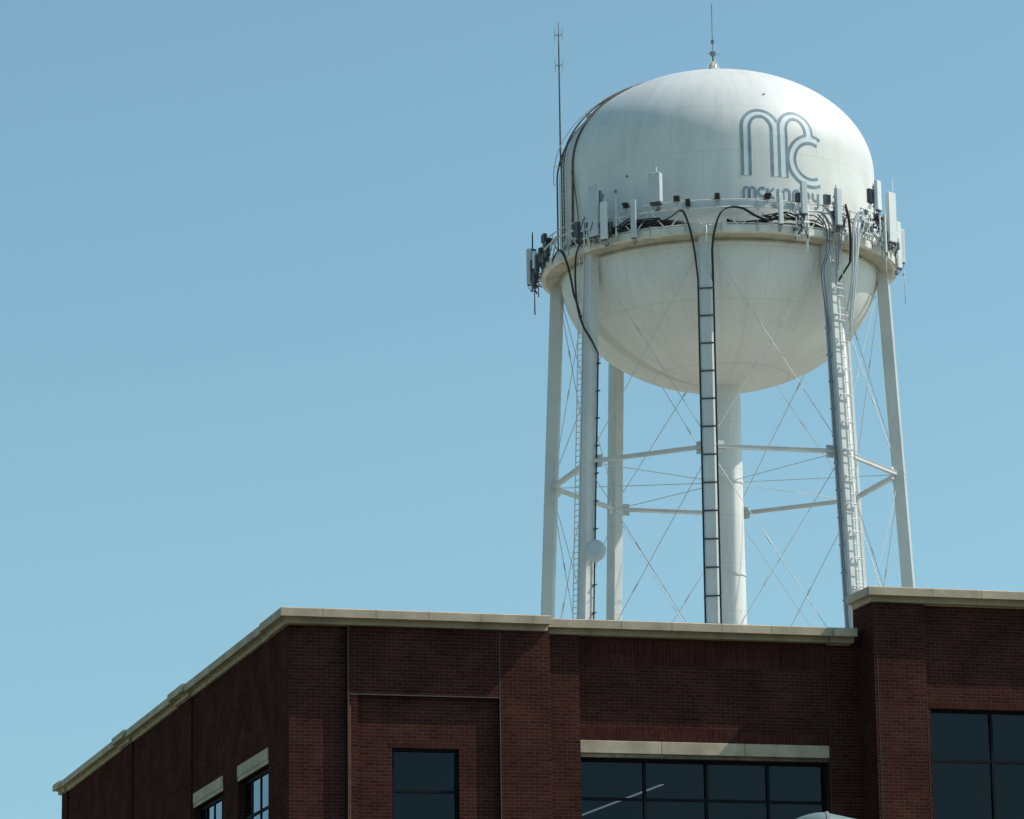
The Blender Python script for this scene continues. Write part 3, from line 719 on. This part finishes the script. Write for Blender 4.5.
whip('dark vertical rod rising over the far left pipe frame',-91,9.45,48.6,51.2,.04,'dgray')
whip('second thinner dark rod over the far left frame, nearer the tank',-87,9.45,49.5,50.9,.025,'dgray')
whip('rod hanging farthest left below the walkway',-92,9.4,46.9,48.9,.03,'mgray',down=True)
whip('shorter rod hanging below the walkway near the far left leg',-82,9.2,47.4,48.8,.025,'mgray',down=True)
whip('pale tube hanging under the walkway below the antenna over the painted name',28.2,9.15,47.55,49.4,.05,'lgray',down=True)
whip('short pale tube hanging under the walkway at the front leg',-3.4,9.1,47.95,48.75,.045,'lgray',down=True)
whip('dark rod standing just left of the panel over the right ladder leg',38.8,9.3,49.2,51.1,.03,'dgray')
whip('thin rod hanging below the walkway at the far right',91,9.4,46.9,48.6,.02,'gray',down=True)
whip('short pale tube hanging under the walkway right of the ladder leg',66,9.1,47.6,49.2,.03,'lgray',down=True)
whip('hair-thin pale rod above the longest white panel',73.5,9.2,50.5,52.7,.018,'lgray')
# tall mast with dipole arms on the left
t=mounted('dipole_mast','tall thin dark mast with two small dipole arms rising left of the tank','antenna mast',-100,8.12,48.7)
b=MB(); b.tube([(0,0,0),(0,0,7),(0,0,12.7),(0,0,14.15)],.04,6,taper=[1.4,1.2,.9,.4]); b.build('pole',M['dgray'],t)
for z in (11.8,13.45):
    b=MB(); w_=.2
    if w_:
        b.tube([(0,-w_,z),(0,w_,z)],.025,5); b.tube([(-.20,0,z),(.20,0,z)],.02,5)
        for y in (-w_,w_): b.tube([(0,y,z-.35),(0,y,z+.35)],.014,5)
        b.build('dipole_arm',M['mgray'],t)
b=MB(); b.bar((0,0,1),(0,.35,1),.06,.06); b.bar((0,0,4),(0,.35,4),.06,.06); b.build('bracket',M['galv'],t)
# floodlights / black boxes on the rail
def flood(label,th,z,w_=.34,h_=.26,r=9.05,tilt=.5):
    w_*=.82; h_*=.82
    t=mounted('floodlight',label,'floodlight',th,r,z,'black floodlights on the walkway rail')
    b=MB(); q=tilt; b.rings([[(x*w_/2,(-.10 if k==0 else .12)-zz*q*.2,zz*h_/2+.18) for x,zz in ((-1,-1),(1,-1),(1,1),(-1,1))] for k in (1,0)],cap=True)
    b.rings([[(x*w_/2*s,(.12 if s==1 else .2)-zz*q*.2*s,zz*h_/2*s+.18) for x,zz in ((-1,-1),(1,-1),(1,1),(-1,1))] for s in (.6,1)],cap=True); b.build('housing',M['black'],t)
    b=MB(); b.tube([(-w_/2-.02,0,.18),(-w_/2-.02,0,-.02),(w_/2+.02,0,-.02),(w_/2+.02,0,.18)],.015,4); b.tube([(0,0,-.02),(0,0,-.16)],.03,6); b.build('yoke',M['mgray'],t)
flood('black floodlight just left of the narrow grey panel crossing the rail',-29.3,50.0)
flood('black floodlight right of the boxy drum antenna',-12.3,50.0)
flood('black floodlight hung lowest on the rail, above the left edge of the front leg',-8.8,49.75,.26,.36)
flood('black floodlight centred above the front leg',.2,50.0,.30,.30)
flood('black floodlight right under the painted letters',15.8,50.03,.36,.26)
flood('black floodlight at the foot of the bright right edge panel',58.5,49.85,.30,.26)
flood('flat black floodlight over the pipe arm at the left of the tank',-68,49.6,.5,.16)
# pipe arm, left
t=mounted('pipe_davit','pale angled pipe arm leaning out beside the left ladder leg','davit',-66,9.0,48.75)
b=MB(); b.tube([(-.5,-.3,.55),(.55,.0,1.0)],.05,6); b.tube([(.5,0,.95),(.15,-.1,.0)],.045,6); b.build('arm',M['platf'],t)
# dish on left-front leg
t=mounted('microwave_dish','round grey microwave dish on the lower left ladder leg','dish',T0-45+5.6,lr(33.2)+.30,33.25)
t.rotation_euler[2]+=rad(28)
b=MB()
prof=[(.0,-.18),(.30,-.20),(.50,-.16),(.54,-.08),(.54,.05),(.40,.16),(.12,.24),(0,.25)]
n=32; b.rings([[(.18+r*cos(2*pi*k/n),y-.28,r*sin(2*pi*k/n)) for k in range(n)] for r,y in prof],smooth=True); b.build('radome',M['gray'],t)
b=MB(); b.tube([(.18,-.1,0),(.0,.2,0)],.07,8); b.tube([(0,.2,-.5),(0,.2,.5)],.05,8); b.build('mount',M['dgray'],t)
# ------------------------------------------------------------------ cable runs
def hang(label,name='cable_run',cat='cables'): return tag(bpy.data.objects.new(name,None),label,cat)
def leg_cables(label,k,side,ztop,startpts,n=4,r=.035,mat='cable',clampstep=1.38,across=True,rout=.30,spread=.05,zbot=.8):
    th=T0+45*k
    t=thing('cable_run',label,'cables',tw(th,lr(0),0),0); t.location=C; t.rotation_euler=(0,0,TR)
    b=MB()
    for i in range(n):
        off=(i-(n-1)/2)*spread
        pts=[V(tl(*p)) + V((off*.6,-off*.3,off*.4)) for p in startpts]
        pts=smoothpath(pts)
        low=[edge(th,side+off*.5,rout+abs(off)*.3,z) for z in ([ztop-3*j for j in range(int((ztop-zbot)/3))]+[zbot])]
        b.tube(pts+low,r,5)
    b.build('cables',M[mat],t)
    if clampstep:
        z=ztop-.5
        while z>zbot+1:
            c=MB()
            if across:
                s0=min(side,-side)-.04; s1=-s0
                c.bar(edge(th,s0,.345,z),edge(th,s1,.345,z),.05,.075)
            else: c.bar(edge(th,side-.14,rout,z),edge(th,side+.14,rout,z),.10,.06)
            c.build('clamp_band',M['dgray' if mat=='cable' else mat],t); z-=clampstep
    return t
def smoothpath(p,n=5):
    out=[]
    for i in range(len(p)-1):
        a=p[max(0,i-1)]; b_=p[i]; c=p[i+1]; d=p[min(len(p)-1,i+2)]
        for j in range(n):
            u=j/n; out.append(.5*((2*b_)+(c-a)*u+(2*a-5*b_+4*c-d)*u*u+(3*b_-a-3*c+d)*u**3))
    return out
leg_cables('thick black cable bundle arching off the rail to the left edge of the front leg',0,-.37,46.2,[(-22,9.0,48.95),(-15,9.05,49.25),(-11,9.15,49.55),(-9.2,9.2,49.1),(-8.0,9.1,48.3),(-7.0,9.0,47.3)],3,.03,rout=.22,spread=.035)
leg_cables('black cable bundle looping over the rail down the right edge of the front leg',0,.36,46.0,[(17,9.0,48.95),(12,9.05,49.2),(8,9.1,49.55),(4,9.15,49.6),(1,9.15,49.3),(-1,9.1,48.4),(-1.9,9.0,47.4)],3,.03,rout=.20,across=False,clampstep=0)
leg_cables('dark sagging cable bundle crossing the left ladder leg under the widest panel',-1,.42,43.3,[(-46,9.05,49.3),(-49.5,9.15,48.4),(-50.8,9.1,47.4),(-51.0,9.05,46.3),(-50.4,9.0,45.5),(-48.0,8.98,44.6),(-45.9,8.75,43.9)],3,.026,rout=-.22,across=False,clampstep=1.38,spread=.04)
leg_cables('thin black cable looping from the far left of the walkway down the ladder',-1,-.37,45.0,[(-66,9.05,48.6),(-61,9.1,48.95),(-57,9.12,48.6),(-54,9.1,47.6),(-52.3,9.0,46.2)],3,.022,rout=.12,across=False,clampstep=0)
leg_cables('blue-grey conduit pair down the left side of the right ladder leg',1,-.50,44.5,[(33,9.1,49.6),(35.5,9.2,49.0),(35.6,9.2,47.8),(33.6,9.15,46.7),(34.2,9.1,45.6)],2,.038,'bcable',clampstep=1.35,rout=.10,across=False,spread=.22)
leg_cables('dark cable bundle dropping on the right side of the right ladder leg',1,.44,46.5,[(42.3,9.3,50.2),(43.5,9.35,49.4),(44.2,9.3,48.2),(44.2,9.2,47.2)],3,.04,'cable',clampstep=0,rout=.02,across=False)
def loop(label,paths,r=.04,mat='galv'):
    t=thing('cable_loop',label,'cables',C,TR)
    b=MB(); paths=[[(a+random.uniform(-.35,.35)*(0<k<len(p)-1),r_+random.uniform(-.05,.05),z+random.uniform(-.12,.12)*(0<k<len(p)-1)) for k,(a,r_,z) in enumerate(p)] for p in paths]
    for p in paths: b.tube(smoothpath([V(tl(*q)) for q in p]),r,6)
    b.build('cables',M[mat],t)
loop('pale grey conduit loops arching between the right ladder leg and the right panels',[[(45.2+i*.35,8.75,45.0-i*.5),(45.4+i*.5,9.1,46.6),(45.2+i*.9,9.3,48.2),(45.8+i*1.2,9.3,49.4),(48.5+i*.9,9.35,50.05-i*.12),(52+i,9.2,49.6),(54+i,9.05,49.0)] for i in range(4)],.055,'gray')
loop('black cable swag drooping along the rail left of the boxy drum antenna',[[(-38+i,9.03,49.5-i*.1),(-33,9.08,49.1-i*.05),(-28,9.08,49.4),(-22,9.08,49.1+i*.06),(-17,9.05,49.3)] for i in range(4)],.035,'cable')
loop('dark cables draped along the rail right of the front leg',[[(14,9.05,49.2),(20,9.06,49.1+i*.12),(25,9.08,49.2),(31,9.1,49.3-i*.1),(35,9.1,49.0)] for i in range(3)],.03,'cable')
loop('tangle of pale cables below the bright panels at the right end',[[(49+i*1.6,9.1,49.9-i*.12),(53+i*1.5,9.25,49.5-.1*i),(57+i*1.6,9.1,49.0+(i%3)*.15),(62+i*1.2,9.25,49.3-(i%2)*.3),(68,9.1,49.0)] for i in range(7)],.045,'lgray')
loop('tangle of dark cables behind the bright panels at the right end',[[(51+i*2,9.0,50.2-i*.15),(55+i*1.8,9.15,49.6),(60+i*1.2,9.1,49.9-.1*i),(66+i,9.2,49.2),(72+i,9.1,48.9)] for i in range(6)],.035,'cable')
loop('dark cable tangle inside the far left pipe frame',[[(-96+i*1.5,9.3,50.0-i*.1),(-93+i,9.5,49.3),(-90+i,9.35,48.7-.05*i),(-86+i,9.45,49.2),(-80+i,9.1,48.8)] for i in range(7)],.035,'cable')
loop('dark cable tangle at the top of the right ladder leg',[[(34+i*1.1,9.25,50.0-i*.12),(36+i,9.4,49.3),(38+i*.5,9.3,48.5),(39+i*.35,9.15,47.4),(39.5+i*.5,8.95,46.0+i*.4)] for i in range(5)],.032,'mgray')
loop('thin brown cable dropping from the dome shoulder to the walkway on the left',[[(-63,8.1,53.3),(-60,8.12,52.0),(-57.5,8.15,50.8),(-55,8.4,49.6),(-54,8.9,48.8)]],.035,'brown')

loop('long bundle of dark cables lying on the walkway left of the front leg',[[(-64+i,8.75-.04*i,48.8+.06*(i%5)),(-50,8.8-.04*i,49.0+.07*(i%4)),(-40,8.8-.04*i,48.95+.08*(i%5)),(-28,8.85-.04*i,49.0+.06*(i%6)),(-18,8.8-.04*i,49.1+.05*(i%4)),(-9+i*.2,8.8,48.9)] for i in range(10)],.05,'cable')
loop('thinner bundle of dark cables lying on the walkway right of the front leg',[[(3,8.8,48.85+.05*i),(12,8.8-.05*i,48.95),(22,8.85,49.05+.08*i),(32,8.8-.05*i,48.9+.06*i),(38,8.8,48.9)] for i in range(6)],.045,'cable')
for lab,th,z,h_,w_ in (('tall dark radio box at the inner side of the far left cluster',-70,49.0,.8,.36),('flat dark radio box low in the far left cluster',-74,48.85,.5,.5),('uppermost dark radio box of the far left cluster, beside the tank wall',-73,49.85,.45,.4),('dark radio box behind the seamed pale antenna',-35.5,48.95,.55,.34),('wide dark radio box on the walkway under the widest panel',-46.5,48.85,.5,.6)):
    radio(lab,th,9.1,z,w_,h_)

for lab,th,r_,z,h_,w_ in (('largest dark box of the far left cluster, behind the outermost grey panel',-90,9.45,48.5,1.15,.42),('dark box of the far left cluster just under the walkway level',-85,9.35,48.0,.8,.4),('second largest dark box of the far left cluster, nearer the tank wall',-79,9.3,48.55,.9,.4)):
    radio(lab,th,r_,z,w_,h_)

def gearframe(label,th,r,z,wd,seed):
    random.seed(seed)
    t=mounted('antenna_frame',label,'mounting frame',th,r,z); b=MB()
    for zz in (.15,.75,1.35): b.tube([(-wd,-.22,zz),(wd,-.22,zz)],.045,6)
    for i in range(5): x=-wd+.1+i*(2*wd-.2)/4; b.tube([(x,-.22,-.2),(x,-.22,1.5+random.uniform(-.2,.2))],.035,6); b.tube([(x,-.22,.15),(x,.1,.1)],.03,5)
    b.tube([(-wd,-.22,.15),(0,-.1,.75),(wd,-.22,.15)],.03,5); b.tube([(-wd,-.22,1.35),(0,-.1,.75),(wd,-.22,1.35)],.03,5); b.build('pipes',M['lgray'],t)
    for i in range(7):
        b=MB(); x=random.uniform(-wd,wd); zz=random.uniform(0,1.2); q=random.uniform(.06,.12); b.bbox(x-q,x+q,-.32,-.16,zz,zz+q*2.2,.015); b.build('clamp_box',M[random.choice(['dgray','lgray','mgray','dgray'])],t)
    for i in range(6):
        b=MB(); x=random.uniform(-wd,wd); x2=x+random.uniform(-.5,.5); z0_=random.uniform(.5,1.3)
        b.tube(smoothpath([V((x,-.2,z0_)),V((x+.1,-.42,z0_-.25)),V(((x+x2)/2,-.38,.25+random.uniform(-.2,.2))),V((x2,-.2,.0)),V((x2,.0,-.1))]),.022,5); b.build('jumper_cable',M[random.choice(['cable','cable','lgray'])],t)
gearframe('pale pipe frame with clamps and jumper cables below the bright panels at the right end',64,9.1,48.8,.9,3)
gearframe('pale pipe frame with clamps between the right ladder leg and the dark rounded radio box',52,9.1,48.85,.5,4)
gearframe('pale pipe frame with jumper cables behind the antenna over the painted name',26.5,9.02,48.25,.42,5)
gearframe('pale pipe frame behind the widest panel and the seamed panel on the left',-41,9.02,48.8,.75,6)
gearframe('pale pipe frame with clamps around the panel over the right ladder leg',40,9.05,48.8,.45,7)
